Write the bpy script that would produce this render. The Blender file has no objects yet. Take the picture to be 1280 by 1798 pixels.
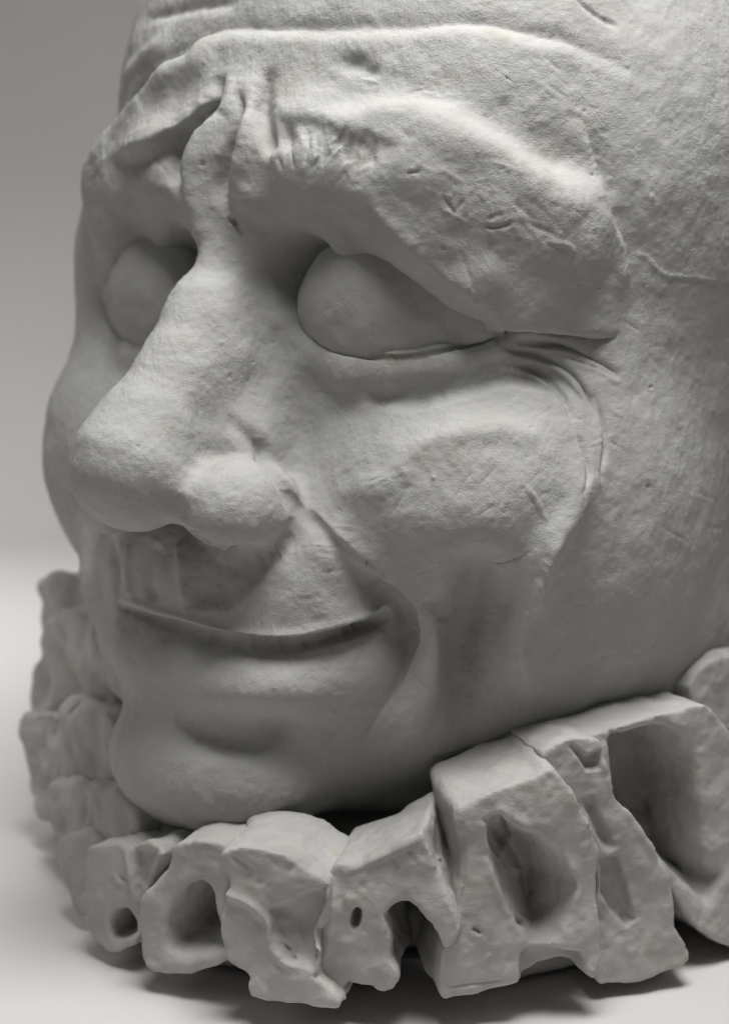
import bpy, math, random
import numpy as np
from mathutils import Vector, Matrix

random.seed(7)
rng = np.random.default_rng(7)
scene = bpy.context.scene

# ------------------------------------------------------------------ units
# The sculpture is measured in design units (1 du = 0.16 mm); origin at the lens, Z up, Y away.
S = 0.00016
FOC, CX, CY = 3200.0, 640.0, 899.0
PITCH = math.radians(10)
GROUND = -1452.0
OFF = np.array([0.0, 0.0, -GROUND])

def W(p):
    return (np.asarray(p, float) + OFF) * S

# ------------------------------------------------------------------ camera
cam_d = bpy.data.cameras.new('camera')
cam = bpy.data.objects.new('camera', cam_d)
scene.collection.objects.link(cam)
scene.camera = cam
cam.location = W((0, 0, 0))
cam.rotation_euler = (math.radians(90) - PITCH, 0, 0)
cam_d.sensor_fit = 'VERTICAL'
cam_d.sensor_height = 24.0
cam_d.lens = 24.0 * FOC / 1798.0
cam_d.clip_start = 0.01
cam_d.clip_end = 50
cam_d.dof.use_dof = True
cam_d.dof.focus_distance = 3150 * S
cam_d.dof.aperture_fstop = 6.0

# ------------------------------------------------------------------ world and lamps
world = bpy.data.worlds.new('World')
scene.world = world
world.use_nodes = True
world.node_tree.nodes['Background'].inputs[0].default_value = (1.0, 0.985, 0.96, 1)
world.node_tree.nodes['Background'].inputs[1].default_value = 0.03

def area(name, loc, target, size, power, col=(1, 0.995, 0.985)):
    d = bpy.data.lights.new(name, 'AREA')
    d.shape = 'RECTANGLE'
    d.size, d.size_y = size
    d.energy = power
    d.color = col
    o = bpy.data.objects.new(name, d)
    scene.collection.objects.link(o)
    o.location = W(loc)
    v = Vector(W(target)) - Vector(W(loc))
    o.rotation_euler = v.to_track_quat('-Z', 'Y').to_euler()
    return o

area('softbox_top', (350, 2480, 2900), (180, 2850, -700), (0.32, 0.22), 5.2)
area('fill_left', (-3200, 2100, 1300), (0, 3300, -600), (0.35, 0.35), 0.28)  # added fill lamp, stands in for bounce from table and side walls
area('fill_right', (2600, 1900, 3000), (500, 3300, 0), (0.40, 0.40), 0.35)  # added fill lamp that lifts the right side of the head
bl = area('fill_table', (-2300, 5600, 700), (-2200, 5650, GROUND), (0.35, 0.35), 1.1)  # unseen low lamp, added to brighten the table at back left
bl.data.spread = math.radians(140)

scene.view_settings.view_transform = 'Standard'
scene.view_settings.look = 'None'
scene.view_settings.exposure = 0.0
scene.view_settings.gamma = 1.0
scene.render.film_transparent = False
scene.cycles.max_bounces = 6

# ------------------------------------------------------------------ projection helpers
_f = np.array([0, math.cos(PITCH), -math.sin(PITCH)])
_u = np.array([0, math.sin(PITCH), math.cos(PITCH)])
YAW = math.radians(42)
FW = np.array([-math.sin(YAW), -math.cos(YAW), 0.0])
LA = np.array([math.cos(YAW), -math.sin(YAW), 0.0])

def ray(x, y):
    return _f + np.array([1, 0, 0]) * ((x - CX) / FOC) + _u * ((CY - y) / FOC)

ORG = ray(390, 440)
HS = 1.08                      # size of the head: its own units to design units
ORG = ORG * 3150 * HS / ORG[1]

def to_world(h):
    h = np.asarray(h, float)
    return ORG + HS * (h[..., 0:1] * LA + h[..., 1:2] * FW + h[..., 2:3] * np.array([0, 0, 1.0]))

def pf(x, y, f):
    """head coordinates (lateral, forward, up) of the point seen at x, y with forward value f"""
    d = ray(x, y)
    P = (d * ((ORG @ FW + f * HS) / (d @ FW)) - ORG) / HS
    return np.array([P @ LA, P @ FW, P[2]])

def project(V):
    dep = V @ _f
    return CX + FOC * V[:, 0] / dep, CY - FOC * (V @ _u) / dep, dep

# ------------------------------------------------------------------ noise (value noise, numpy)
def vnoise(P, scale, seed=0):
    q = P / scale + 1000.0
    i = np.floor(q).astype(np.int64)
    t = q - i
    t = t * t * (3 - 2 * t)
    out = np.zeros(len(P))
    for dx in (0, 1):
        for dy in (0, 1):
            for dz in (0, 1):
                h = (i[:, 0] + dx) * 374761393 + (i[:, 1] + dy) * 668265263 + (i[:, 2] + dz) * 2147483647 + seed * 1274126177
                h = (h ^ (h >> 13)) * 1274126177
                h = (h ^ (h >> 16)) & 0xffff
                w = (t[:, 0] if dx else 1 - t[:, 0]) * (t[:, 1] if dy else 1 - t[:, 1]) * (t[:, 2] if dz else 1 - t[:, 2])
                out += w * (h / 32767.5 - 1)
    return out

# ------------------------------------------------------------------ distance fields
def smin(a, b, k):
    if k <= 0:
        return np.minimum(a, b)
    h = np.maximum(k - np.abs(a - b), 0) / k
    return np.minimum(a, b) - h * h * k * 0.25

def smax(a, b, k):
    return -smin(-a, -b, k)

def ell(G, c, r, rot=None):
    p = [G[i] - np.float32(c[i]) for i in range(3)]
    if rot is not None:
        R = rot
        p = [R[0][i] * p[0] + R[1][i] * p[1] + R[2][i] * p[2] for i in range(3)]
    q0 = np.zeros(1, np.float32); q1 = np.zeros(1, np.float32)
    for i in range(3):
        q = p[i] / np.float32(r[i])
        q0 = q0 + q * q
        q = q / np.float32(r[i])
        q1 = q1 + q * q
    q0 = np.sqrt(q0); q1 = np.sqrt(q1) + 1e-9
    return q0 * (q0 - 1) / q1

def cap(G, a, b, ra, rb):
    a = np.asarray(a, np.float32); b = np.asarray(b, np.float32)
    d = b - a
    L = float(d @ d)
    h = ((G[0] - a[0]) * d[0] + (G[1] - a[1]) * d[1] + (G[2] - a[2]) * d[2]) / L
    h = np.clip(h, 0, 1)
    s = (G[0] - a[0] - h * d[0]) ** 2 + (G[1] - a[1] - h * d[1]) ** 2 + (G[2] - a[2] - h * d[2]) ** 2
    return np.sqrt(s) - (ra + (rb - ra) * h)

def rotz(deg):
    c, s = math.cos(math.radians(deg)), math.sin(math.radians(deg))
    return np.array([[c, -s, 0], [s, c, 0], [0, 0, 1]], np.float32)

def rotf(deg):       # roll about the forward axis
    c, s = math.cos(math.radians(deg)), math.sin(math.radians(deg))
    return np.array([[c, 0, -s], [0, 1, 0], [s, 0, c]], np.float32)

def surface_nets(D, org, h):
    """quad mesh of the zero level of the sampled field D"""
    nx, ny, nz = D.shape
    ins = D < 0
    c = [ins[dx:nx - 1 + dx, dy:ny - 1 + dy, dz:nz - 1 + dz] for dx in (0, 1) for dy in (0, 1) for dz in (0, 1)]
    cnt = sum(x.astype(np.int8) for x in c)
    act = (cnt > 0) & (cnt < 8)
    ii, jj, kk = np.nonzero(act)
    idx = -np.ones(act.shape, np.int64)
    idx[ii, jj, kk] = np.arange(len(ii))
    acc = np.zeros((len(ii), 3)); n = np.zeros(len(ii))
    cor = [(a, b, d) for a in (0, 1) for b in (0, 1) for d in (0, 1)]
    for p in cor:
        for ax in range(3):
            if p[ax] == 1:
                continue
            q = list(p); q[ax] = 1
            d0 = D[ii + p[0], jj + p[1], kk + p[2]]
            d1 = D[ii + q[0], jj + q[1], kk + q[2]]
            m = (d0 < 0) != (d1 < 0)
            t = np.where(m, d0 / np.where(m, d0 - d1, 1), 0)
            pt = np.stack([np.full(len(ii), float(p[0])), np.full(len(ii), float(p[1])), np.full(len(ii), float(p[2]))], 1)
            pt[:, ax] += t
            acc += pt * m[:, None]; n += m
    V = (acc / n[:, None] + np.stack([ii, jj, kk], 1)) * h + np.asarray(org)
    Q = []
    for ax in range(3):
        o1, o2 = [(1, 2), (2, 0), (0, 1)][ax]
        sl0 = [slice(1, -1)] * 3; sl1 = [slice(1, -1)] * 3
        sl0[ax] = slice(0, -1); sl1[ax] = slice(1, None)
        a0 = ins[tuple(sl0)]; a1 = ins[tuple(sl1)]
        m = a0 != a1
        e = np.stack(np.nonzero(m), 1)
        base = e.copy()
        for k in range(3):
            if k != ax:
                base[:, k] += 1
        def ci(d1, d2):
            b = base.copy(); b[:, o1] += d1; b[:, o2] += d2
            return idx[b[:, 0], b[:, 1], b[:, 2]]
        q = np.stack([ci(-1, -1), ci(0, -1), ci(0, 0), ci(-1, 0)], 1)
        flip = a1[m]
        q[flip] = q[flip][:, ::-1]
        Q.append(q)
    return V, np.concatenate(Q)

def mesh_from(name, V, Q):
    me = bpy.data.meshes.new(name)
    me.vertices.add(len(V)); me.vertices.foreach_set('co', np.ascontiguousarray(V, np.float32).ravel())
    k = Q.shape[1]
    me.loops.add(Q.size); me.loops.foreach_set('vertex_index', np.ascontiguousarray(Q, np.int32).ravel())
    me.polygons.add(len(Q)); me.polygons.foreach_set('loop_start', np.arange(0, Q.size, k, dtype=np.int32))
    me.polygons.foreach_set('use_smooth', np.ones(len(Q), bool))
    me.update(calc_edges=True)
    return me

def subdivide(V, Q, levels):
    """Catmull-Clark on an all-quad closed mesh"""
    for _ in range(levels):
        n = len(V); m = len(Q)
        fp = V[Q].mean(1)
        a = Q.ravel(); b = np.roll(Q, -1, axis=1).ravel()
        key = np.minimum(a, b).astype(np.int64) * n + np.maximum(a, b)
        uk, inv = np.unique(key, return_inverse=True)
        e0, e1 = uk // n, uk % n
        face = np.repeat(np.arange(m), 4)
        cnt = np.bincount(inv, minlength=len(uk))
        fs = np.stack([np.bincount(inv, fp[face, k], len(uk)) for k in range(3)], 1) / cnt[:, None]
        mid = 0.5 * (V[e0] + V[e1])
        ep = 0.5 * (mid + fs)
        val = np.bincount(a, minlength=n).astype(float)[:, None]
        Fa = np.stack([np.bincount(a, fp[face, k], n) for k in range(3)], 1) / np.maximum(val, 1)
        ne = (np.bincount(e0, minlength=n) + np.bincount(e1, minlength=n)).astype(float)[:, None]
        Ra = np.stack([np.bincount(e0, mid[:, k], n) + np.bincount(e1, mid[:, k], n) for k in range(3)], 1) / np.maximum(ne, 1)
        vp = (Fa + 2 * Ra + (val - 3) * V) / np.maximum(val, 1)
        ie = inv.reshape(m, 4) + n
        iF = np.arange(m) + n + len(uk)
        Q = np.concatenate([np.stack([Q[:, k], ie[:, k], iF, ie[:, (k + 3) % 4]], 1) for k in range(4)])
        V = np.concatenate([vp, ep, fp])
    return V, Q

def normals(V, Q):
    n = np.cross(V[Q[:, 2]] - V[Q[:, 0]], V[Q[:, 3]] - V[Q[:, 1]])
    out = np.zeros_like(V)
    for k in range(4):
        for ax in range(3):
            out[:, ax] += np.bincount(Q[:, k], n[:, ax], len(V))
    return out / (np.linalg.norm(out, axis=1, keepdims=True) + 1e-9)

def smooth(V, Q, it=1, lam=0.5, mask=None):
    n = len(V)
    deg = np.bincount(Q.ravel(), minlength=n) * 2.0
    for _ in range(it):
        acc = np.zeros_like(V)
        for k in range(4):
            a, b = Q[:, k], Q[:, (k + 1) % 4]
            for ax in range(3):
                acc[:, ax] += np.bincount(a, V[b, ax], n) + np.bincount(b, V[a, ax], n)
        d = acc / np.maximum(deg, 1)[:, None] - V
        V = V + lam * d * (1.0 if mask is None else mask[:, None])
    return V

def closed_curve(pts, step=14.0):
    p = np.asarray(pts, float); n = len(p); out = []
    for i in range(n):
        a, b, c, d = p[i - 1], p[i], p[(i + 1) % n], p[(i + 2) % n]
        k = max(2, int(np.linalg.norm(c - b) / step))
        t = np.linspace(0, 1, k, endpoint=False)[:, None]
        # half Catmull-Rom, half straight: plaster edges are crisp but not geometric
        cr = 0.5 * (2 * b + (c - a) * t + (2 * a - 5 * b + 4 * c - d) * t ** 2 + (3 * b - a - 3 * c + d) * t ** 3)
        out.append(0.6 * cr + 0.4 * (b + (c - b) * t))
    return np.vstack(out)

def poly_sdf(U, Vv, poly):
    d = np.full(U.shape, 1e18); s = np.ones(U.shape)
    n = len(poly)
    for i in range(n):
        a = poly[i]; b = poly[i - 1]
        ex, ey = b - a
        wx, wy = U - a[0], Vv - a[1]
        h = np.clip((wx * ex + wy * ey) / (ex * ex + ey * ey + 1e-9), 0, 1)
        d = np.minimum(d, (wx - ex * h) ** 2 + (wy - ey * h) ** 2)
        c1 = Vv >= a[1]; c2 = Vv < b[1]; c3 = ex * wy > ey * wx
        fl = (c1 & c2 & c3) | (~c1 & ~c2 & ~c3)
        s = np.where(fl, -s, s)
    return s * np.sqrt(d)

# ------------------------------------------------------------------ sculpting strokes
class Clay:
    """a dense mesh and the tools that model it: strokes are drawn on its surface"""
    def __init__(self, V, Q):
        self.V, self.Q = V, Q
        self.refresh()
    def refresh(self):
        self.N = normals(self.V, self.Q)
        self.px, self.py, self.dep = project(self.V)
        self.front = (self.N * self.V).sum(1) < 0
        c = 5.0
        ix = np.clip((self.px / c).astype(int) + 60, 0, 399); iy = np.clip((self.py / c).astype(int) + 60, 0, 499)
        Z = np.full((400, 500), 1e9)
        m = self.front
        np.minimum.at(Z, (ix[m], iy[m]), self.dep[m])
        self.Z, self.c = Z, c
        ok = np.nonzero((self.N * self.V).sum(1) < 0.35 * np.linalg.norm(self.V, axis=1))[0]
        tx = np.clip((self.px[ok] / 40).astype(int) + 10, 0, 59); ty = np.clip((self.py[ok] / 40).astype(int) + 10, 0, 79)
        t = tx * 80 + ty
        o = np.argsort(t, kind='stable')
        self.tv = ok[o]; self.ts = np.searchsorted(t[o], np.arange(60 * 80 + 1))
    def near(self, x0, x1, y0, y1):
        """vertices turned to the viewer's side of the piece in a window"""
        a, b = max(int(x0 / 40 + 10), 0), min(int(x1 / 40 + 10), 59)
        c, d = max(int(y0 / 40 + 10), 0), min(int(y1 / 40 + 10), 79)
        L = [self.tv[self.ts[i * 80 + c]:self.ts[i * 80 + d + 1]] for i in range(a, b + 1)]
        return np.concatenate(L) if L else np.zeros(0, int)
    def depth_at(self, x, y):
        i, j = int(x / self.c) + 60, int(y / self.c) + 60
        for r in range(0, 12):
            w = self.Z[max(i - r, 0):i + r + 1, max(j - r, 0):j + r + 1]
            if w.size and w.min() < 1e8:
                return float(np.median(w[w < 1e8]))
        return None
    def pt(self, x, y):
        z = self.depth_at(x, y)
        if z is None:
            z = 3100.0
        return ray(x, y) * z
    def curve(self, pts, step=6.0):
        p = np.asarray(pts, float)
        # Catmull-Rom through the pixel points
        if len(p) > 2:
            e = np.vstack([2 * p[0] - p[1], p, 2 * p[-1] - p[-2]])
            out = []
            for i in range(len(p) - 1):
                a, b, c, d = e[i], e[i + 1], e[i + 2], e[i + 3]
                n = max(2, int(np.linalg.norm(c[:2] - b[:2]) / step))
                t = np.linspace(0, 1, n, endpoint=False)[:, None]
                out.append(0.5 * (2 * b + (c - a) * t + (2 * a - 5 * b + 4 * c - d) * t ** 2 + (3 * b - a - 3 * c + d) * t ** 3))
            p = np.vstack(out + [p[-1:]])
        else:
            n = max(2, int(np.linalg.norm(p[1, :2] - p[0, :2]) / step))
            p = p[0] + (p[1] - p[0]) * np.linspace(0, 1, n)[:, None]
        return p
    def field(self, pts, reach):
        """near vertices, their 3D distance, signed side (right of the drawing direction > 0) and position 0..1 along"""
        p = self.curve(pts)
        w3 = np.array([self.pt(x, y) for x, y in p[:, :2]])
        # smooth depth along the stroke
        for _ in range(4):
            w3[1:-1] = 0.25 * w3[:-2] + 0.5 * w3[1:-1] + 0.25 * w3[2:]
        lo, hi = w3.min(0) - reach, w3.max(0) + reach
        g = reach * 1.25
        sel = self.near(p[:, 0].min() - g, p[:, 0].max() + g, p[:, 1].min() - g, p[:, 1].max() + g)
        sel = sel[((self.V[sel] > lo) & (self.V[sel] < hi)).all(1)]
        X = self.V[sel]
        best = np.full(len(sel), 1e9); pos = np.zeros(len(sel)); side = np.zeros(len(sel))
        ux, uy = self.px[sel], self.py[sel]
        n = len(w3) - 1
        for i in range(n):
            d = w3[i + 1] - w3[i]
            L = d @ d + 1e-9
            h = np.clip(((X - w3[i]) @ d) / L, 0, 1)
            r = X - w3[i] - h[:, None] * d
            q = (r * r).sum(1)
            b = q < best
            best[b] = q[b]; pos[b] = (i + h[b]) / n
            ex, ey = p[i + 1, 0] - p[i, 0], p[i + 1, 1] - p[i, 1]
            side[b] = (ex * (uy[b] - p[i, 1]) - ey * (ux[b] - p[i, 0]))
        dist = np.sqrt(best)
        k = dist < reach
        return sel[k], dist[k], np.where(side[k] >= 0, 1.0, -1.0), pos[k]
    def _amp(self, pos, taper, amps):
        a = np.ones_like(pos)
        t0, t1 = taper if isinstance(taper, tuple) else (taper, taper)
        if t0 > 0: a *= np.clip(pos / t0, 0, 1) ** 0.8
        if t1 > 0: a *= np.clip((1 - pos) / t1, 0, 1) ** 0.8
        if amps is not None:
            a *= np.interp(pos, np.linspace(0, 1, len(amps)), amps)
        return a
    def line(self, pts, w, d, taper=0.2, amps=None, sharp=2.0):
        """groove (d<0) or ridge (d>0)"""
        s, t, sd, pos = self.field(pts, w * 3)
        disp = d * self._amp(pos, taper, amps) * np.exp(-(t / w) ** sharp)
        self.V[s] += self.N[s] * disp[:, None]
    def fold(self, pts, wr, dr, wl, dl, taper=0.2, amps=None, soft=5.0):
        """step along a curve: right side displaced dr fading over wr, left side dl over wl"""
        s, t, sd, pos = self.field(pts, 3 * max(wr, wl))
        a = self._amp(pos, taper, amps)
        # position across, softened in the few units around the line
        x = sd * t
        m = 0.5 + 0.5 * np.tanh(x / soft)
        disp = a * (m * dr * np.exp(-(t / wr) ** 1.6) + (1 - m) * dl * np.exp(-(t / wl) ** 1.6))
        self.V[s] += self.N[s] * disp[:, None]
    def bump(self, x, y, rx, ry, d, ang=0, p=2.0):
        c = self.pt(x, y)
        k = FOC / (c @ _f)
        R = 2.2 * max(rx, ry)
        s = self.near(x - R * 1.2, x + R * 1.2, y - R * 1.2, y + R * 1.2)
        s = s[(np.abs(self.V[s] - c) < R).all(1)]
        ca, sa = math.cos(math.radians(ang)), math.sin(math.radians(ang))
        dx, dy = (self.px[s] - x) / k, (self.py[s] - y) / k
        dz = (self.dep[s] - c @ _f) * 0.6
        ex, ey = dx * ca + dy * sa, -dx * sa + dy * ca
        q = np.sqrt((ex / rx) ** 2 + (ey / ry) ** 2 + (dz / max(rx, ry)) ** 2)
        self.V[s] += self.N[s] * (d * np.exp(-q ** p))[:, None]
    def patch(self, poly, d, soft=12.0, inner=40.0, zr=160.0):
        """push the area inside an outline in (d<0) or out; soft = width of its edge"""
        q = np.asarray(poly, float)
        m = q.mean(0)
        z = self.depth_at(*m)
        s = self.near(q[:, 0].min() - soft, q[:, 0].max() + soft, q[:, 1].min() - soft, q[:, 1].max() + soft)
        s = s[(np.abs(self.dep[s] - z) < zr) & self.front[s]]
        sd = poly_sdf(self.px[s], self.py[s], q)
        t = np.clip((soft - sd) / (2 * soft), 0, 1)
        t = t * t * (3 - 2 * t)
        self.V[s] += self.N[s] * (d * t * (0.6 + 0.4 * np.clip(-sd / inner, 0, 1)))[:, None]
    def relax(self, spots, it=6):
        """rub the clay smooth around given spots (x, y, radius)"""
        m = np.zeros(len(self.V))
        for x, y, r in spots:
            z = self.depth_at(x, y)
            s = self.near(x - 2 * r, x + 2 * r, y - 2 * r, y + 2 * r)
            q = ((self.px[s] - x) ** 2 + (self.py[s] - y) ** 2) / r ** 2 + ((self.dep[s] - z) / (2.5 * r)) ** 2
            m[s] = np.maximum(m[s], np.exp(-q ** 2))
        act = m > 0.02
        F = act[self.Q].any(1)
        ids = np.unique(self.Q[F]); mp = np.full(len(self.V), -1); mp[ids] = np.arange(len(ids))
        edge = np.ones(len(ids)); cnt = np.bincount(self.Q.ravel(), minlength=len(self.V))[ids]
        sub = np.bincount(mp[self.Q[F]].ravel(), minlength=len(ids))
        mk = m[ids] * (sub == cnt)
        self.V[ids] = smooth(self.V[ids], mp[self.Q[F]], it, 0.6, mk)
        self.refresh()
    def hairs(self, pairs, w, d):
        for a, b in pairs:
            self.line([a, ((a[0] + b[0]) / 2 + 2, (a[1] + b[1]) / 2), b], w, d, taper=0.35)
    def noise(self, scale, amp, seed=0, stretch=(1, 1, 1), mask=None):
        n = vnoise(self.V * np.array(stretch), scale, seed) * amp
        if mask is not None: n *= mask
        self.V += self.N * n[:, None]

# ------------------------------------------------------------------ materials
def plaster(name, base=(0.41, 0.407, 0.398), bump=1.0, stain=0.25):
    m = bpy.data.materials.new(name)
    m.use_nodes = True
    nt = m.node_tree; N = nt.nodes; L = nt.links
    b = N['Principled BSDF']
    b.inputs['Roughness'].default_value = 0.85
    b.inputs['Specular IOR Level'].default_value = 0.25
    tc = N.new('ShaderNodeTexCoord')
    def noise(sc, det, rough=0.6):
        n = N.new('ShaderNodeTexNoise'); n.inputs['Scale'].default_value = sc
        n.inputs['Detail'].default_value = det; n.inputs['Roughness'].default_value = rough
        L.new(tc.outputs['Object'], n.inputs['Vector']); return n
    n1 = noise(28, 5); n2 = noise(2000, 3)
    r = N.new('ShaderNodeValToRGB')
    r.color_ramp.elements[0].position = 0.35; r.color_ramp.elements[1].position = 0.62
    k = 1 - stain * 0.4
    r.color_ramp.elements[0].color = (base[0] * k, base[1] * k * 0.995, base[2] * k * 0.97, 1)
    r.color_ramp.elements[1].color = (*base, 1)
    L.new(n1.outputs['Fac'], r.inputs['Fac'])
    # pin holes: small dark pores
    v = N.new('ShaderNodeTexVoronoi'); v.inputs['Scale'].default_value = 260
    L.new(tc.outputs['Object'], v.inputs['Vector'])
    pr = N.new('ShaderNodeValToRGB')
    pr.color_ramp.elements[0].position = 0.05; pr.color_ramp.elements[0].color = (0, 0, 0, 1)
    pr.color_ramp.elements[1].position = 0.13; pr.color_ramp.elements[1].color = (1, 1, 1, 1)
    L.new(v.outputs['Distance'], pr.inputs['Fac'])
    # warm stains and dark pin holes
    n8 = noise(55, 4, 0.65)
    mk = N.new('ShaderNodeMapRange'); mk.inputs['From Min'].default_value = 0.56; mk.inputs['From Max'].default_value = 0.74
    mk.inputs['To Min'].default_value = 0.0; mk.inputs['To Max'].default_value = min(1.0, 0.35 + stain)
    L.new(n8.outputs['Fac'], mk.inputs['Value'])
    mx = N.new('ShaderNodeMix'); mx.data_type = 'RGBA'
    L.new(mk.outputs['Result'], mx.inputs['Factor']); L.new(r.outputs['Color'], mx.inputs['A'])
    mx.inputs['B'].default_value = (base[0] * 0.86, base[1] * 0.80, base[2] * 0.68, 1)
    v2 = N.new('ShaderNodeTexVoronoi'); v2.inputs['Scale'].default_value = 150; v2.inputs['Randomness'].default_value = 1.0
    L.new(tc.outputs['Object'], v2.inputs['Vector'])
    pm = N.new('ShaderNodeMapRange'); pm.inputs['From Min'].default_value = 0.03; pm.inputs['From Max'].default_value = 0.08
    pm.inputs['To Min'].default_value = 0.3; pm.inputs['To Max'].default_value = 0.0
    L.new(v2.outputs['Distance'], pm.inputs['Value'])
    mx2 = N.new('ShaderNodeMix'); mx2.data_type = 'RGBA'
    L.new(pm.outputs['Result'], mx2.inputs['Factor']); L.new(mx.outputs['Result'], mx2.inputs['A'])
    mx2.inputs['B'].default_value = (base[0] * 0.35, base[1] * 0.33, base[2] * 0.30, 1)
    L.new(mx2.outputs['Result'], b.inputs['Base Color'])
    # grain, fine pits, brushed streaks
    n3 = noise(800, 4, 0.7)
    w = N.new('ShaderNodeMapping'); w.inputs['Scale'].default_value = (300, 300, 1100); w.inputs['Rotation'].default_value = (0.5, 0.5, 0.3)
    L.new(tc.outputs['Object'], w.inputs['Vector'])
    n4 = N.new('ShaderNodeTexNoise'); n4.inputs['Scale'].default_value = 1.0; n4.inputs['Detail'].default_value = 2
    L.new(w.outputs['Vector'], n4.inputs['Vector'])
    def math_(op, a, b_):
        x = N.new('ShaderNodeMath'); x.operation = op
        for i, q in enumerate((a, b_)):
            if isinstance(q, (int, float)): x.inputs[i].default_value = q
            else: L.new(q, x.inputs[i])
        return x.outputs[0]
    h = math_('MULTIPLY', n2.outputs['Fac'], 0.7)
    h = math_('ADD', h, math_('MULTIPLY', n3.outputs['Fac'], 0.9))
    h = math_('ADD', h, math_('MULTIPLY', n4.outputs['Fac'], 0.2))
    h = math_('ADD', h, math_('MULTIPLY', pr.outputs['Color'], 0.25))
    w2 = N.new('ShaderNodeMapping'); w2.inputs['Scale'].default_value = (900, 500, 160); w2.inputs['Rotation'].default_value = (-0.4, 0.7, 0.2)
    L.new(tc.outputs['Object'], w2.inputs['Vector'])
    n5 = N.new('ShaderNodeTexNoise'); n5.inputs['Scale'].default_value = 1.0; n5.inputs['Detail'].default_value = 3
    L.new(w2.outputs['Vector'], n5.inputs['Vector'])
    n6 = noise(22, 2)
    mr = N.new('ShaderNodeMapRange'); mr.inputs['From Min'].default_value = 0.38; mr.inputs['From Max'].default_value = 0.62
    mr.inputs['To Min'].default_value = 0.0; mr.inputs['To Max'].default_value = 1.0
    L.new(n6.outputs['Fac'], mr.inputs['Value'])
    h = math_('ADD', h, math_('MULTIPLY', n5.outputs['Fac'], math_('MULTIPLY', mr.outputs['Result'], 1.3)))
    n7 = noise(33, 3)
    mr2 = N.new('ShaderNodeMapRange'); mr2.inputs['From Min'].default_value = 0.35; mr2.inputs['From Max'].default_value = 0.65
    mr2.inputs['To Min'].default_value = 0.45; mr2.inputs['To Max'].default_value = 1.1
    L.new(n7.outputs['Fac'], mr2.inputs['Value'])
    h = math_('MULTIPLY', h, mr2.outputs['Result'])
    bp = N.new('ShaderNodeBump'); bp.inputs['Strength'].default_value = 0.38 * bump; bp.inputs['Distance'].default_value = 0.0012
    L.new(h, bp.inputs['Height']); L.new(bp.outputs['Normal'], b.inputs['Normal'])
    return m

M_HEAD = plaster('white_plaster')
M_RUFF = plaster('white_plaster_ruff', (0.48, 0.474, 0.462), 0.9, 0.6)

def sheet(name, col, rough):
    m = bpy.data.materials.new(name); m.use_nodes = True
    nt = m.node_tree; b = nt.nodes['Principled BSDF']
    n = nt.nodes.new('ShaderNodeTexNoise'); n.inputs['Scale'].default_value = 6
    r = nt.nodes.new('ShaderNodeValToRGB')
    r.color_ramp.elements[0].color = (col[0] * .96, col[1] * .96, col[2] * .96, 1); r.color_ramp.elements[1].color = (*col, 1)
    nt.links.new(n.outputs['Fac'], r.inputs['Fac']); nt.links.new(r.outputs['Color'], b.inputs['Base Color'])
    b.inputs['Roughness'].default_value = rough
    return m

# ------------------------------------------------------------------ setting: paper sweep
def backdrop():
    prof = [(900, GROUND), (7500, GROUND)]
    R = 800
    for i in range(1, 25):
        a = math.pi / 2 * i / 24
        prof.append((7500 + R * math.sin(a), GROUND + R * (1 - math.cos(a))))
    prof.append((7500 + R, 4200))
    V, Q = [], []
    for x in (-9000, 9000):
        for y, z in prof:
            V.append(W((x, y, z)))
    n = len(prof)
    for i in range(n - 1):
        Q.append((i, n + i, n + i + 1, i + 1))
    me = mesh_from('table_sweep', np.array(V), np.array(Q))
    o = bpy.data.objects.new('table_sweep', me)
    scene.collection.objects.link(o)
    me.materials.append(sheet('paper', (0.62, 0.605, 0.60), 0.7))
    o['kind'] = 'structure'
backdrop()

# ------------------------------------------------------------------ the bust
bust = bpy.data.objects.new('plaster_bust', None)
scene.collection.objects.link(bust)
bust.location = W((330, 3700, GROUND))
bust['label'] = 'white plaster bust of a smiling man with closed eyes and a pleated ruff'
bust['category'] = 'sculpture'
bpy.context.view_layer.update()

def link(name, V, Q, mat, parent):
    """V in design units; origin of the object at its lowest middle"""
    w = (V + OFF) * S
    c = Vector(((w[:, 0].min() + w[:, 0].max()) / 2, (w[:, 1].min() + w[:, 1].max()) / 2, w[:, 2].min()))
    me = mesh_from(name, w - np.array(c), Q)
    o = bpy.data.objects.new(name, me)
    scene.collection.objects.link(o)
    me.materials.append(mat)
    base = Vector((0, 0, 0)); p = parent
    while p is not None:
        base += p.location; p = p.parent
    o.parent = parent
    o.location = c - base
    return o

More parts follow.
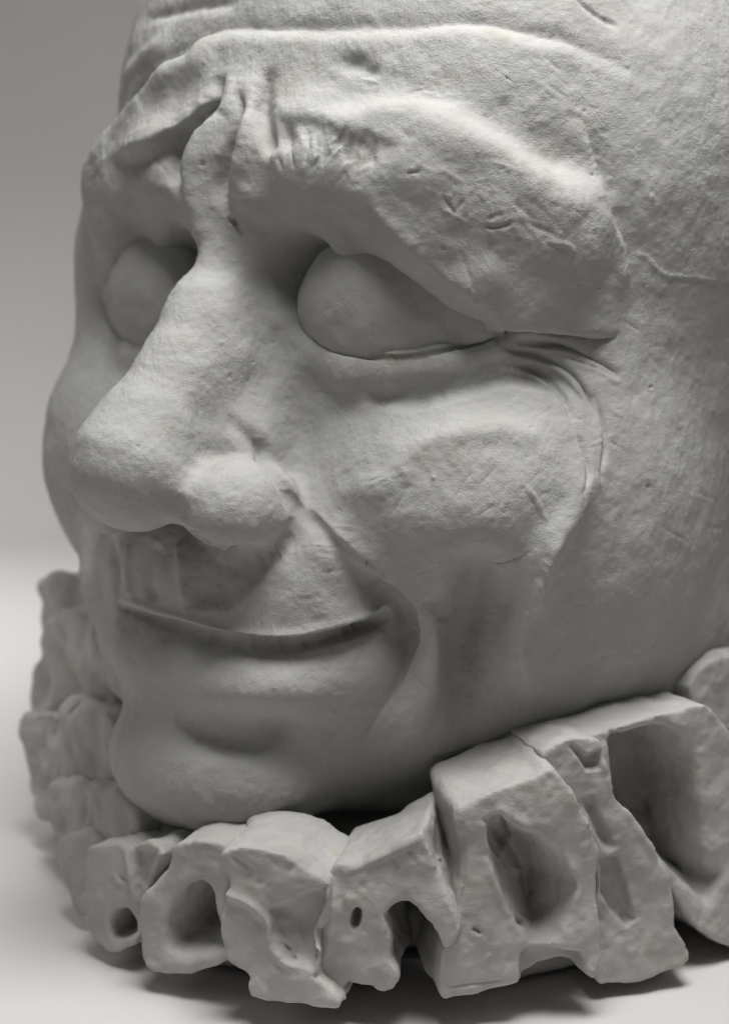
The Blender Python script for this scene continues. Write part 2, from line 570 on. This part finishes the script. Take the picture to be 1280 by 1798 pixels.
def build_head():
    h = 12.0
    lo = np.array([-800., -1360., -1170.]); hi = np.array([800., 430., 850.])
    ax = [np.arange(lo[i], hi[i] + h, h, dtype=np.float32) for i in range(3)]
    A, Fv, Z = ax[0][:, None, None], ax[1][None, :, None], ax[2][None, None, :]
    G = (A, Fv, Z)
    GA = (np.abs(A), Fv, Z)       # mirrored
    Zc = np.where(Z > 120, 120 + (Z - 120) * 1.2, Z).astype(np.float32)      # the skull is lower above the brow
    D = ell((A, Fv, Zc), (0, -670, 120), (690, 665, 840))
    D = smin(D, ell(G, (0, -340, -640), (510, 445, 420)), 160)
    D = smin(D, ell(G, (0, -640, -700), (600, 590, 465)), 120)
    D = smin(D, ell(G, (0, -780, -300), (610, 560, 520)), 100)
    D = smin(D, ell(G, (-300, -430, 300), (250, 290, 330)), 100)
    # side of the jaw
    D = smin(D, ell(GA, (455, -430, -470), (205, 310, 380)), 90)
    # brow ridge: inner mass, and the glabella
    D = smin(D, cap(GA, pf(560, 285, -70), pf(760, 300, -110), 95, 80), 60)
    D = smin(D, ell(G, (0, -50, 120), (120, 85, 140)), 60)
    # eye sockets
    D = smax(D, -ell(GA, pf(690, 520, 25), (240, 150, 85), rotz(-22)), 30)
    D = smax(D, -ell(GA, pf(500, 500, 0), (80, 135, 92)), 35)
    # cheeks
    D = smin(D, ell(GA, pf(790, 862, -190), (245, 205, 188)), 80)
    D = smin(D, ell(G, (-432, -205, -400), (186, 185, 270)), 130)
    D = smin(D, ell(G, (-495, -225, -60), (122, 110, 210)), 90)
    # lower lid bags
    bag = [((568, 628), -78, 30), ((620, 646), -82, 36), ((700, 656), -96, 40), ((780, 650), -132, 42), ((870, 634), -200, 45), ((950, 630), -275, 46)]
    for (p0, f0, r0), (p1, f1, r1) in zip(bag[:-1], bag[1:]):
        D = smin(D, cap(GA, pf(*p0, f0), pf(*p1, f1), r0, r1), 36)
    D = smin(D, cap(GA, pf(600, 700, -122), pf(790, 695, -168), 44, 50), 60)
    D = smin(D, cap(GA, pf(790, 695, -168), pf(940, 665, -288), 50, 50), 60)
    # heavy upper-lid hoods
    rim = [((662, 350), -58, 42), ((735, 412), -98, 52), ((830, 484), -160, 58), ((910, 526), -226, 58), ((1020, 545), -318, 46)]
    hood = cap(GA, pf(740, 300, -112), pf(950, 385, -252), 88, 98)
    hood = smin(hood, cap(GA, pf(800, 370, -140), pf(960, 460, -262), 82, 88), 60)
    for (p0, f0, r0), (p1, f1, r1) in zip(rim[:-1], rim[1:]):
        hood = smin(hood, cap(GA, pf(*p0, f0), pf(*p1, f1), r0, r1), 50)
    D = smin(D, hood, 30)
    # chin
    D = smin(D, ell(G, (0, 40, -900), (220, 150, 130)), 120)
    # muzzle
    D = smin(D, ell(G, (0, -60, -545), (325, 205, 150)), 80)
    D = smin(D, ell(G, (0, -10, -705), (285, 170, 110)), 70)
    # far cheek column beside the mouth
    D = smin(D, cap(G, (-400, -75, -470), (-325, -22, -640), 82, 56), 30)
    D = smin(D, cap(G, (-325, -22, -640), (-250, 15, -790), 56, 44), 40)
    # nose
    nose = cap(G, (0, -40, 10), (0, 36, -110), 42, 65)
    nose = smin(nose, cap(G, (0, 36, -110), (0, 102, -215), 65, 74), 30)
    nose = smin(nose, cap(G, (0, 102, -215), (0, 160, -295), 74, 98), 30)
    D = smin(D, ell(GA, (60, -90, -250), (78, 100, 180)), 40)
    D = smin(D, ell(GA, (75, 20, -335), (70, 80, 100)), 40)
    D = smin(D, ell(GA, (45, 15, -230), (62, 75, 110)), 40)
    D = smin(D, nose, 40)
    low = cap(G, (0, 165, -300), (0, 203, -350), 94, 110)
    low = smin(low, ell(GA, (146, 100, -416), (88, 110, 84)), 45)
    low = smax(low, -ell(GA, (78, 135, -530), (62, 78, 74)), 26)
    D = smin(D, low, 14)
    V, Q = surface_nets(D, lo, h)
    V = to_world(V); Q = Q[:, ::-1]
    V, Q = subdivide(V, Q, 1)
    c = Clay(V, Q)
    broad_strokes(c)
    V, Q = subdivide(c.V, Q, 1)
    c = Clay(V, Q)
    fine_strokes(c)
    return c

NASO = [(430, 755), (480, 825), (540, 905), (610, 975), (690, 1035), (733, 1095), (732, 1160), (700, 1235), (630, 1320)]
MOUTH = [(208, 1058), (262, 1080), (328, 1100), (383, 1116), (454, 1126), (519, 1126), (574, 1114), (645, 1093), (688, 1070)]
MOUTH_LOW = [(x, y + 7) for x, y in MOUTH]

def broad_strokes(c):
    # cheek fold against the muzzle
    c.fold(NASO, 60, -52, 60, 18, taper=(0.05, 0.3), amps=[0.0, 0.0, 0.0, 0.1, 0.7, 1.1, 1, 0.9, 0.6], soft=11)
    c.bump(575, 965, 70, 34, 16, 45)
    c.refresh()
    c.fold(NASO[1:6], 20, -8, 70, 14, taper=(0.5, 0.4), soft=12)
    c.refresh()
    # mouth: the upper lip hangs over the lower one
    c.fold(MOUTH, 40, -30, 50, 10, taper=(0.05, 0.1), soft=7)
    c.refresh()
    c.bump(425, 1215, 135, 42, 20)
    c.line([(300, 1268), (350, 1292), (416, 1302), (481, 1286), (525, 1258)], 24, -22)
    c.bump(240, 1260, 40, 60, 8)
    # pocket under the nostril, philtrum
    c.patch([(332, 935), (400, 955), (478, 975), (440, 1020), (392, 1062), (334, 1058)], -26, 15, zr=75)
    c.line([(275, 955), (262, 1000), (268, 1055)], 16, -10, taper=0.1)
    c.line([(312, 950), (318, 1000), (322, 1060)], 10, 9, taper=0.1)
    c.line([(228, 955), (224, 1000), (228, 1050)], 12, 8, taper=0.1)
    c.line([(490, 560), (465, 640), (440, 700), (445, 765)], 40, -14, taper=(0.2, 0.4))
    c.line([(395, 740), (440, 772), (485, 825), (515, 875), (524, 905)], 16, -24, taper=(0.45, 0.15))
    c.line([(345, 690), (352, 760), (335, 850), (312, 905)], 34, -9)
    c.refresh()
    c.line([(526, 895), (508, 948), (470, 978)], 11, -13)
    c.refresh()
    # cheek column, jaw muscle
    c.bump(842, 1040, 44, 75, -54)
    c.bump(812, 1150, 34, 110, -48)
    c.bump(1010, 1070, 40, 140, -12)
    c.line([(1050, 800), (1010, 885), (957, 954), (929, 1029), (909, 1105), (915, 1174), (950, 1222)], 30, 38, taper=(0.45, 0.2))
    c.line([(755, 1060), (768, 1140), (745, 1230), (690, 1310)], 26, 18)
    c.fold([(1015, 870), (957, 954), (929, 1029), (909, 1105), (912, 1190)], 45, -24, 40, 10, soft=10, taper=(0.4, 0.3))
    # forehead furrow
    c.fold([(210, 165), (257, 122), (328, 84), (394, 54), (489, 55), (606, 52), (730, 48), (826, 45), (922, 62), (1005, 83), (1074, 113), (1129, 144)], 60, 2, 40, -12, soft=9)
    c.line([(210, 165), (257, 122), (328, 84), (394, 54), (489, 55), (606, 52), (730, 48), (826, 45), (922, 62), (1005, 83), (1074, 113), (1129, 144)], 15, -9)
    c.line([(250, 38), (330, 15), (420, 2)], 14, -12)
    c.refresh()
    # far brow ridge and corrugator folds
    c.line([(385, 90), (306, 128), (257, 186), (208, 226), (150, 275)], 36, 30, taper=(0.3, 0.45))
    c.line([(345, 92), (295, 120), (262, 152), (215, 200)], 20, -56)
    c.line([(300, 75), (250, 110), (215, 150)], 26, 14)
    c.refresh()
    c.fold([(388, 165), (345, 207), (300, 240), (245, 264), (185, 280)], 40, 16, 42, -28, soft=8)
    c.refresh()
    c.line([(405, 150), (370, 230), (345, 290), (345, 350), (362, 420), (365, 470)], 30, 26, taper=(0.4, 0.2))
    c.line([(452, 110), (440, 200), (432, 260), (412, 335)], 24, 20, taper=(0.5, 0.2))
    c.bump(430, 345, 40, 30, 14)
    c.refresh()
    c.line([(398, 150), (380, 185), (338, 238), (310, 276), (304, 312), (320, 352)], 18, -26, taper=(0.25, 0.3))
    c.fold([(402, 135), (378, 190), (335, 242), (306, 285), (304, 325)], 30, -38, 40, 12, soft=7, taper=(0.2, 0.3))
    c.fold([(476, 208), (520, 206), (570, 216), (600, 236), (650, 244), (700, 250)], 42, -10, 50, 8, soft=11)
    c.line([(424, 160), (421, 197), (407, 246), (385, 306), (383, 339), (399, 383)], 11, -28, taper=(0.25, 0.3))
    c.line([(475, 120), (464, 191), (474, 275)], 14, -28, taper=(0.45, 0.2))
    c.bump(500, 240, 14, 26, -20)
    # brow crest, hood ridge, temple edge
    c.line([(560, 225), (640, 205), (730, 205), (826, 254), (895, 289), (971, 340), (1019, 390)], 38, 22)
    c.bump(990, 285, 60, 40, -16, 30)
    c.line([(634, 323), (675, 385), (744, 454), (812, 505), (880, 545)], 14, 6)
    c.bump(850, 410, 120, 55, -6, 30)
    c.fold([(1010, 200), (1046, 296), (1068, 385), (1094, 447), (1095, 560)], 60, 8, 60, -6)
    c.bump(620, 112, 26, 16, -14); c.bump(655, 126, 14, 10, -10)
    c.refresh()
    # lower lid bag and crow's feet
    c.fold([(630, 706), (730, 702), (812, 684), (881, 668), (943, 679), (995, 712)], 50, 7, 40, -20, soft=8)
    c.line([(645, 706), (730, 702), (812, 684), (881, 668), (935, 674)], 12, -17)
    c.line([(925, 640), (985, 665), (1030, 705), (1046, 760)], 12, -8)
    c.line([(990, 622), (1035, 642), (1087, 668)], 10, -7)
    # cheek planes
    c.bump(800, 850, 120, 60, -10)
    c.line([(579, 871), (675, 850), (730, 789), (799, 766), (881, 754), (936, 775), (971, 809)], 26, 10)
    c.refresh()

def fine_strokes(c):
    c.V = smooth(c.V, c.Q, 2, 0.5); c.refresh()
    c.line(NASO[1:6], 9, -12, taper=(0.6, 0.3))
    c.line([(690, 1035), (723, 1064), (737, 1112), (723, 1174), (696, 1229), (654, 1284), (620, 1318)], 8, 7)
    c.line([(x, y + 4) for x, y in MOUTH], 8, -17, taper=(0.08, 0.12), amps=[.5, .7, .6, .8, 1, 1.2, 1.5])
    c.line([(x, y - 10) for x, y in MOUTH], 9, 5, taper=0.1)
    c.line([(548, 588), (592, 614), (689, 625), (771, 613), (854, 592), (885, 587)], 5, -12, taper=0.1)
    c.line([(196, 945), (200, 990), (204, 1030), (206, 1052)], 17, -15, taper=(0.4, 0.4))
    c.refresh()
    rr = random.Random(9)
    crack = [(x, y + 7 + rr.uniform(-4, 4)) for x, y in c.curve(MOUTH, 22)]
    for k in range(0, len(crack) - 4, 3):
        if rr.random() < 0.75: c.line(crack[k:k + 4], 3.2, -9, taper=0.2)
    # lid slit towards the temple
    c.fold([(850, 588), (909, 583), (971, 585), (1080, 591)], 16, -4, 40, 12)
    c.line([(850, 589), (909, 584), (971, 586), (1080, 592)], 5, -22, taper=(0.1, 0.25))
    c.line([(399, 382), (412, 399), (428, 414)], 4, -15, taper=0.25)
    c.refresh()
    c.relax([(450, 775, 18), (508, 868, 16), (522, 882, 14), (540, 905, 16), (560, 935, 22), (600, 965, 16), (880, 580, 22), (1040, 600, 30), (425, 400, 12)], 10)
    c.relax([(x, y + 6, 14) for x, y in c.curve(MOUTH, 14)], 3)
    c.relax([(1000, 880, 50), (985, 920, 40), (1040, 830, 40)], 25)
    c.relax([(345, 950, 12), (365, 958, 12), (390, 966, 12)], 8)
    c.relax([(x, y, 26) for x, y in c.curve([(1020, 860), (957, 954), (929, 1029), (909, 1105), (912, 1190)], 20)], 6)
    # brow hairs
    r = random.Random(3)
    for x, y, n, sx, sy, ln, dx in [(555, 262, 34, 78, 34, 38, -4), (625, 262, 18, 36, 32, 50, -20), (250, 268, 16, 55, 24, 34, 4), (165, 290, 8, 20, 25, 30, -8)]:
        for _ in range(n):
            px, py = x + r.gauss(0, sx * 0.55), y + r.gauss(0, sy * 0.6)
            l = ln * r.uniform(0.4, 1.3); q = dx + r.gauss(0, 9)
            c.line([(px, py - l / 2), (px + q * 0.3 + r.gauss(0, 2), py), (px + q, py + l / 2)], r.uniform(2.6, 5), r.choice([-4, -3, -2, 2.5]), taper=0.4)
    # tool marks
    for p, w, d in [([(710, 306), (740, 301)], 3, -3), ([(775, 345), (790, 362), (800, 378)], 3, -3), ([(800, 370), (815, 350)], 3, -2.5), ([(847, 399), (880, 400), (905, 388)], 3, -4), ([(855, 385), (885, 375)], 3, -3),
                    ([(960, 425), (1000, 430), (1008, 450)], 4, 3), ([(916, 847), (943, 885), (960, 919)], 3.5, 4), ([(800, 990), (840, 975), (874, 988), (936, 967)], 4, -3),
                    ([(1094, 447), (1130, 447), (1160, 480), (1220, 488), (1280, 497)], 4, 2.2), ([(1010, 0), (1050, 30), (1085, 45)], 5, -6),
                    ([(990, 632), (1040, 652), (1087, 676)], 5, 4), ([(935, 640), (985, 690), (1010, 740)], 5, -5)]:
        c.line(p, w, d)
    for p in [[(878, 612), (950, 626), (1010, 664), (1048, 735)], [(905, 603), (985, 606), (1040, 632), (1090, 662)], [(880, 640), (940, 652), (985, 690), (1005, 740)], [(1040, 690), (1062, 760), (1055, 850)], [(1015, 760), (1035, 830), (1020, 880)]]:
        c.line(p, 6, -8, taper=0.3)
        c.line([(x - 3, y + 9) for x, y in p], 6, 4, taper=0.3)
    for _ in range(170):      # brush strokes following the forms
        x, y = r.uniform(560, 1060), r.uniform(110, 1000)
        a = math.atan2(y - 560, x - 620) + 1.35 + r.gauss(0, 0.25); l = r.uniform(25, 90)
        c.line([(x - l * math.cos(a) / 2, y - l * math.sin(a) / 2), (x, y), (x + l * math.cos(a) / 2, y + l * math.sin(a) / 2)], r.uniform(2.2, 4.5), r.uniform(-1.6, 1.2))
    for _ in range(60):
        x, y = r.uniform(500, 1250), r.uniform(60, 1200)
        a = r.uniform(-0.5, 0.9); l = r.uniform(20, 70)
        c.line([(x, y), (x + l * math.cos(a), y + l * math.sin(a))], r.uniform(2.5, 5), r.uniform(-2.2, 1.6))
    for _ in range(45):
        x, y = r.uniform(150, 1270), r.uniform(60, 1300)
        q = r.uniform(2.5, 5)
        c.bump(x, y, q, q, r.choice([-4, -3, 2.2, 1.6]))
    c.refresh()
    c.noise(230, 9, 9); c.noise(110, 3.5, 8); c.noise(50, 2.2, 1); c.noise(24, 1.4, 2); c.noise(9, 0.8, 3)
    c.refresh()

def build_eyelid(sign):
    h = 9.0
    a0 = pf(730, 535, -160)
    if sign < 0: a0 = a0 + np.array([38., 8., -4.])
    lo = np.array([60., -460., -320.]); hi = np.array([680., 80., 140.])
    ax = [np.arange(lo[i], hi[i] + h, h, dtype=np.float32) for i in range(3)]
    G = (ax[0][:, None, None], ax[1][None, :, None], ax[2][None, None, :])
    D = ell(G, a0, (208, 92, 132), rotz(-24))
    D = smin(D, ell(G, a0 + np.array([-62., 42., 0.]), (90, 62, 112)), 50)
    V, Q = surface_nets(D, lo, h)
    if sign > 0: Q = Q[:, ::-1]
    if sign < 0:
        V[:, 0] *= -1
    V, Q = subdivide(to_world(V), Q, 2)
    c = Clay(V, Q)
    c.noise(40, 3, 5); c.noise(16, 1.0, 6)
    return c

clay = build_head()
head_o = link('head', clay.V, clay.Q, M_HEAD, bust)
for sgn in (1, -1):
    e = build_eyelid(sgn)
    link('eyelid', e.V, e.Q, M_HEAD, head_o)

RC = np.array([150.0, 3780.0])

def pleat(outline, Y, nrm=None, T=210, cav=(), k=3, taper=0.0, lean=0.0, rough=1.0, seed=0, work=None, h=6.0, shell=0):
    """one fold of the ruff: its outer face lies at distance Y, the fold runs back towards the neck"""
    op = np.asarray(outline, float)
    cx = op[:, 0].mean(); cy = op[:, 1].mean()
    d = ray(cx, cy); P0 = d * (Y / d[1])
    if nrm is None:
        nn = np.array([P0[0] - RC[0], P0[1] - RC[1], 0.0])
    else:
        nn = np.array([nrm[0], nrm[1], 0.0])
    nn /= np.linalg.norm(nn)
    up = np.array([0, 0, 1.0]) + nn * lean
    up /= np.linalg.norm(up)
    nn = nn - up * (nn @ up); nn /= np.linalg.norm(nn)
    tt = np.cross(up, nn)
    if tt[0] < 0: tt = -tt
    def loc(p):
        out = []
        for x, y in p:
            r = ray(x, y); q = r * ((P0 @ nn) / (r @ nn)) - P0
            out.append((q @ tt, q @ up))
        return np.array(out)
    poly = loc(closed_curve(op))
    lo = np.array([poly[:, 0].min() - 40, poly[:, 1].min() - 40, -40.0]); hi = np.array([poly[:, 0].max() + 40, poly[:, 1].max() + 40, T + 40.0])
    ax = [np.arange(lo[i], hi[i] + h, h) for i in range(3)]
    U, Vv = np.meshgrid(ax[0], ax[1], indexing='ij')
    d2 = poly_sdf(U, Vv, poly)
    Wd = ax[2][None, None, :]
    P = np.stack(np.meshgrid(*ax, indexing='ij'), -1)
    sh = P.shape[:3]
    nz = (vnoise(P.reshape(-1, 3), 110, seed) * 9 + vnoise(P.reshape(-1, 3), 40, seed + 1) * 4 + vnoise(P.reshape(-1, 3), 18, seed + 2) * 1.6).reshape(sh) * rough
    D = smax(d2[:, :, None] + taper * Wd + nz, np.abs(Wd - T / 2) - T / 2 + nz * 0.8, k)
    if shell:      # hollow behind its outer wall
        D = smax(D, -smax(d2[:, :, None] + shell + 0 * Wd, 46 - Wd, 20), 12)
    for cv in cav:
        pts, dep, shrink, kk = cv
        dc = poly_sdf(U, Vv, loc(closed_curve(pts)))
        q = smax(dc[:, :, None] + shrink * Wd, Wd - dep, 30)
        D = smax(D, -q + nz * 0.8, kk)
    V, Q = surface_nets(D.astype(np.float32), lo, h)
    Wv = P0 + V[:, 0:1] * tt + V[:, 1:2] * up - V[:, 2:3] * nn
    if np.linalg.det(np.stack([tt, up, -nn])) < 0: Q = Q[:, ::-1]
    Wv, Q = subdivide(Wv, Q, 1)
    Wv[:, 2] = np.maximum(Wv[:, 2], GROUND + 1.5)
    c = Clay(Wv, Q)
    if work: work(c)
    c.refresh()
    c.noise(30, 2.2 * rough, seed + 3); c.noise(11, 1.0 * rough, seed + 4)
    c.V[:, 2] = np.maximum(c.V[:, 2], GROUND + 1.5)
    return c

def build_core():
    h = 16.0
    lo = np.array([-800., 2900., -1510.]); hi = np.array([950., 4600., -800.])
    ax = [np.arange(lo[i], hi[i] + h, h, dtype=np.float32) for i in range(3)]
    X, Y, Z = ax[0][:, None, None], ax[1][None, :, None], ax[2][None, None, :]
    r = np.sqrt((X - 60) ** 2 + (Y - 3760) ** 2)
    top = -1235 + 0.30 * (Y - 3200)
    D = smax(r - 628 + 0 * Z, Z - np.minimum(top, -850), 60)
    q = ray(742, 1690); q = q * (3130 / q[1])
    D = smax(D, -ell((X, Y, Z), q, (85, 190, 170)), 20)      # dark hollow behind the open fold
    D = smax(D, (GROUND + 12) - Z + 0 * D, 20)
    V, Q = surface_nets(D, lo, h)
    V, Q = subdivide(V, Q, 1)
    c = Clay(V, Q)
    c.noise(90, 16, 31); c.noise(40, 7, 32)
    return c

core = build_core()
ruff = link('ruff_collar', core.V, core.Q, M_RUFF, bust)

def chips(c, box, n, seed, d=(-9, 4), size=(4, 12)):
    r = random.Random(seed)
    for _ in range(n):
        x, y = r.uniform(box[0], box[2]), r.uniform(box[1], box[3])
        c.bump(x, y, r.uniform(*size), r.uniform(*size), r.uniform(*d), r.uniform(0, 180), 3)

def w_c(c):
    c.bump(625, 1614, 7, 15, -45, 10, 4)
    c.line([(582, 1540), (586, 1600), (580, 1650), (566, 1700)], 9, 9)
    c.line([(600, 1535), (660, 1510), (745, 1470)], 7, 5)
    c.line([(690, 1500), (700, 1530)], 4, -4); c.line([(718, 1490), (728, 1515)], 4, -4)
    chips(c, (590, 1500, 790, 1740), 14, 1, (-5, 4))
def w_d(c):
    c.line([(806, 1440), (812, 1520), (805, 1600)], 10, -10)
    c.line([(868, 1420), (905, 1440), (935, 1455)], 10, 8)
    c.line([(850, 1500), (876, 1570), (905, 1635)], 7, 6); c.line([(990, 1500), (1016, 1550), (1008, 1600)], 7, 6)
    c.patch([(850, 1440), (880, 1425), (890, 1470), (875, 1500), (860, 1480)], -14, 6)
    c.line([(905, 1612), (925, 1622)], 5, -12); c.line([(830, 1628), (845, 1640)], 4, -8); c.line([(780, 1735), (900, 1720)], 3, -4)
    chips(c, (800, 1400, 1050, 1720), 16, 2, (-5, 4))
def w_e(c):
    c.patch([(1055, 1510), (1080, 1505), (1100, 1560), (1112, 1615), (1100, 1625), (1075, 1600), (1058, 1570)], -30, 5)
    c.patch([(1003, 1310), (1030, 1328), (1055, 1318), (1053, 1350), (1030, 1352)], -26, 5)
    c.line([(1030, 1400), (1050, 1450), (1075, 1495)], 9, -16)
    c.line([(1060, 1330), (1085, 1400), (1125, 1460), (1160, 1510)], 8, 7)
    chips(c, (960, 1310, 1210, 1710), 14, 3, (-5, 4))
def w_f(c):
    c.bump(1125, 1425, 12, 16, -10)
    chips(c, (1010, 1250, 1280, 1600), 8, 4, (-4, 3))
def w_b2(c):
    c.patch([(478, 1600), (540, 1570), (575, 1560), (578, 1640), (548, 1700), (505, 1685), (480, 1640)], -30, 9)
    c.line([(372, 1565), (420, 1578), (455, 1600), (475, 1630), (470, 1655), (500, 1690), (535, 1700)], 8, 8)
    c.line([(400, 1500), (440, 1530), (420, 1545)], 8, -6)
    chips(c, (490, 1600, 570, 1690), 40, 5, (-10, -3), (3, 7))
    chips(c, (390, 1500, 600, 1760), 10, 6, (-5, 4))
def w_b1(c):
    c.line([(222, 1490), (232, 1540), (246, 1600)], 9, 10)
    c.patch([(235, 1490), (275, 1495), (258, 1555), (240, 1540)], -14, 8)
    chips(c, (140, 1480, 260, 1650), 6, 7, (-5, 4))
def w_l(c):
    c.noise(120, 22, 77); c.refresh(); c.noise(50, 10, 78); c.refresh()

PLEATS = [
    # outline, distance, options
    (([(589, 1522), (627, 1512), (685, 1482), (742, 1459), (757, 1490), (777, 1549), (800, 1612), (806, 1640), (783, 1664), (760, 1618), (719, 1588), (688, 1590), (668, 1606),
       (680, 1645), (684, 1688), (696, 1720), (672, 1748), (650, 1730), (609, 1730), (597, 1768), (540, 1765), (545, 1705), (563, 1670), (580, 1612), (575, 1555)], 2990), dict(T=215, work=w_c, shell=40)),
    (([(806, 1416), (864, 1390), (945, 1364), (968, 1349), (1002, 1393), (1031, 1451), (1054, 1497), (1054, 1543), (1050, 1600), (1055, 1680), (1040, 1715), (1000, 1705), (922, 1728), (864, 1745),
       (776, 1752), (783, 1670), (800, 1610), (812, 1526), (800, 1439)], 3015),
     dict(T=220, cav=[([(870, 1433), (945, 1462), (985, 1503), (1011, 1549), (1002, 1601), (980, 1647), (939, 1665), (910, 1630), (881, 1566), (858, 1497)], 135, 0.42, 13),
                      ([(920, 1672), (1020, 1668), (1030, 1712), (985, 1740), (920, 1735)], 60, 0.2, 8)], work=w_d)),
    (([(952, 1325), (1002, 1300), (1054, 1300), (1060, 1335), (1078, 1399), (1118, 1456), (1153, 1503), (1176, 1549), (1185, 1630), (1216, 1672), (1214, 1694), (1176, 1706), (1107, 1728), (1043, 1722), (1045, 1600), (1050, 1500), (1010, 1410), (970, 1350)], 3120),
     dict(T=200, nrm=(0.30, -0.95), work=w_e)),
    (([(1000, 1302), (1060, 1282), (1118, 1265), (1182, 1250), (1240, 1240), (1275, 1275), (1330, 1380), (1380, 1520), (1400, 1600), (1330, 1668), (1270, 1655), (1200, 1600), (1140, 1500), (1080, 1420), (1040, 1350)], 3230),
     dict(T=230, nrm=(0.45, -0.9), work=w_f, cav=[([(1066, 1300), (1120, 1278), (1176, 1271), (1205, 1310), (1222, 1352), (1240, 1497), (1270, 1540), (1240, 1590), (1150, 1500), (1085, 1410)], 160, 0.28, 16)])),
    (([(1211, 1208), (1234, 1173), (1263, 1156), (1330, 1145), (1400, 1180), (1480, 1300), (1500, 1500), (1300, 1500), (1230, 1300)], 3480), dict(T=230, nrm=(0.6, -0.8))),
    (([(397, 1560), (380, 1500), (420, 1486), (500, 1502), (545, 1530), (578, 1548), (582, 1612), (566, 1670), (560, 1720), (598, 1769), (505, 1762), (445, 1745), (440, 1715), (400, 1680), (385, 1620)], 2990), dict(T=190, nrm=(-0.25, -0.97), work=w_b2)),
    (([(250, 1580), (272, 1550), (295, 1515), (307, 1487), (340, 1476), (395, 1482), (420, 1530), (400, 1580), (405, 1640), (400, 1675), (380, 1693), (340, 1706), (285, 1706), (252, 1682), (246, 1625)], 3110),
     dict(T=210, nrm=(-0.42, -0.9), cav=[([(350, 1543), (368, 1565), (384, 1625), (396, 1668), (350, 1682), (300, 1672), (287, 1625), (310, 1575), (330, 1550)], 150, 0.30, 12)])),
    (([(155, 1490), (200, 1476), (225, 1486), (265, 1480), (285, 1500), (262, 1560), (250, 1600), (245, 1642), (215, 1661), (190, 1663), (160, 1646), (148, 1628), (136, 1570), (150, 1530)], 3250),
     dict(T=210, nrm=(-0.6, -0.8), work=w_b1, cav=[([(192, 1622), (202, 1592), (228, 1588), (244, 1620), (240, 1648), (200, 1650)], 150, 0.12, 8)])),
    (([(95, 1478), (120, 1462), (160, 1470), (185, 1520), (160, 1600), (135, 1596), (122, 1560), (104, 1520)], 3440), dict(T=210, nrm=(-0.7, -0.7))),
    (([(66, 1392), (120, 1372), (200, 1392), (240, 1430), (230, 1500), (130, 1520), (95, 1480), (86, 1430)], 3560), dict(T=330, nrm=(-0.85, -0.5), work=w_l, rough=1.3)),
    (([(49, 1262), (120, 1250), (195, 1262), (210, 1350), (190, 1440), (85, 1440), (60, 1350)], 3700), dict(T=330, nrm=(-0.85, -0.5), work=w_l, rough=1.3)),
    (([(58, 1165), (90, 1095), (131, 1078), (165, 1110), (200, 1200), (200, 1400), (80, 1400), (57, 1260)], 3850), dict(T=330, nrm=(-0.85, -0.5), work=w_l)),
    (([(76, 1064), (79, 1028), (115, 1015), (150, 1025), (170, 1060), (190, 1150), (190, 1380), (80, 1380), (72, 1119)], 3980), dict(T=330, nrm=(-0.85, -0.5), work=w_l)),
]
for i, (a, kw) in enumerate(PLEATS):
    c = pleat(*a, seed=40 + 7 * i, **kw)
    link('pleat', c.V, c.Q, M_RUFF, ruff)
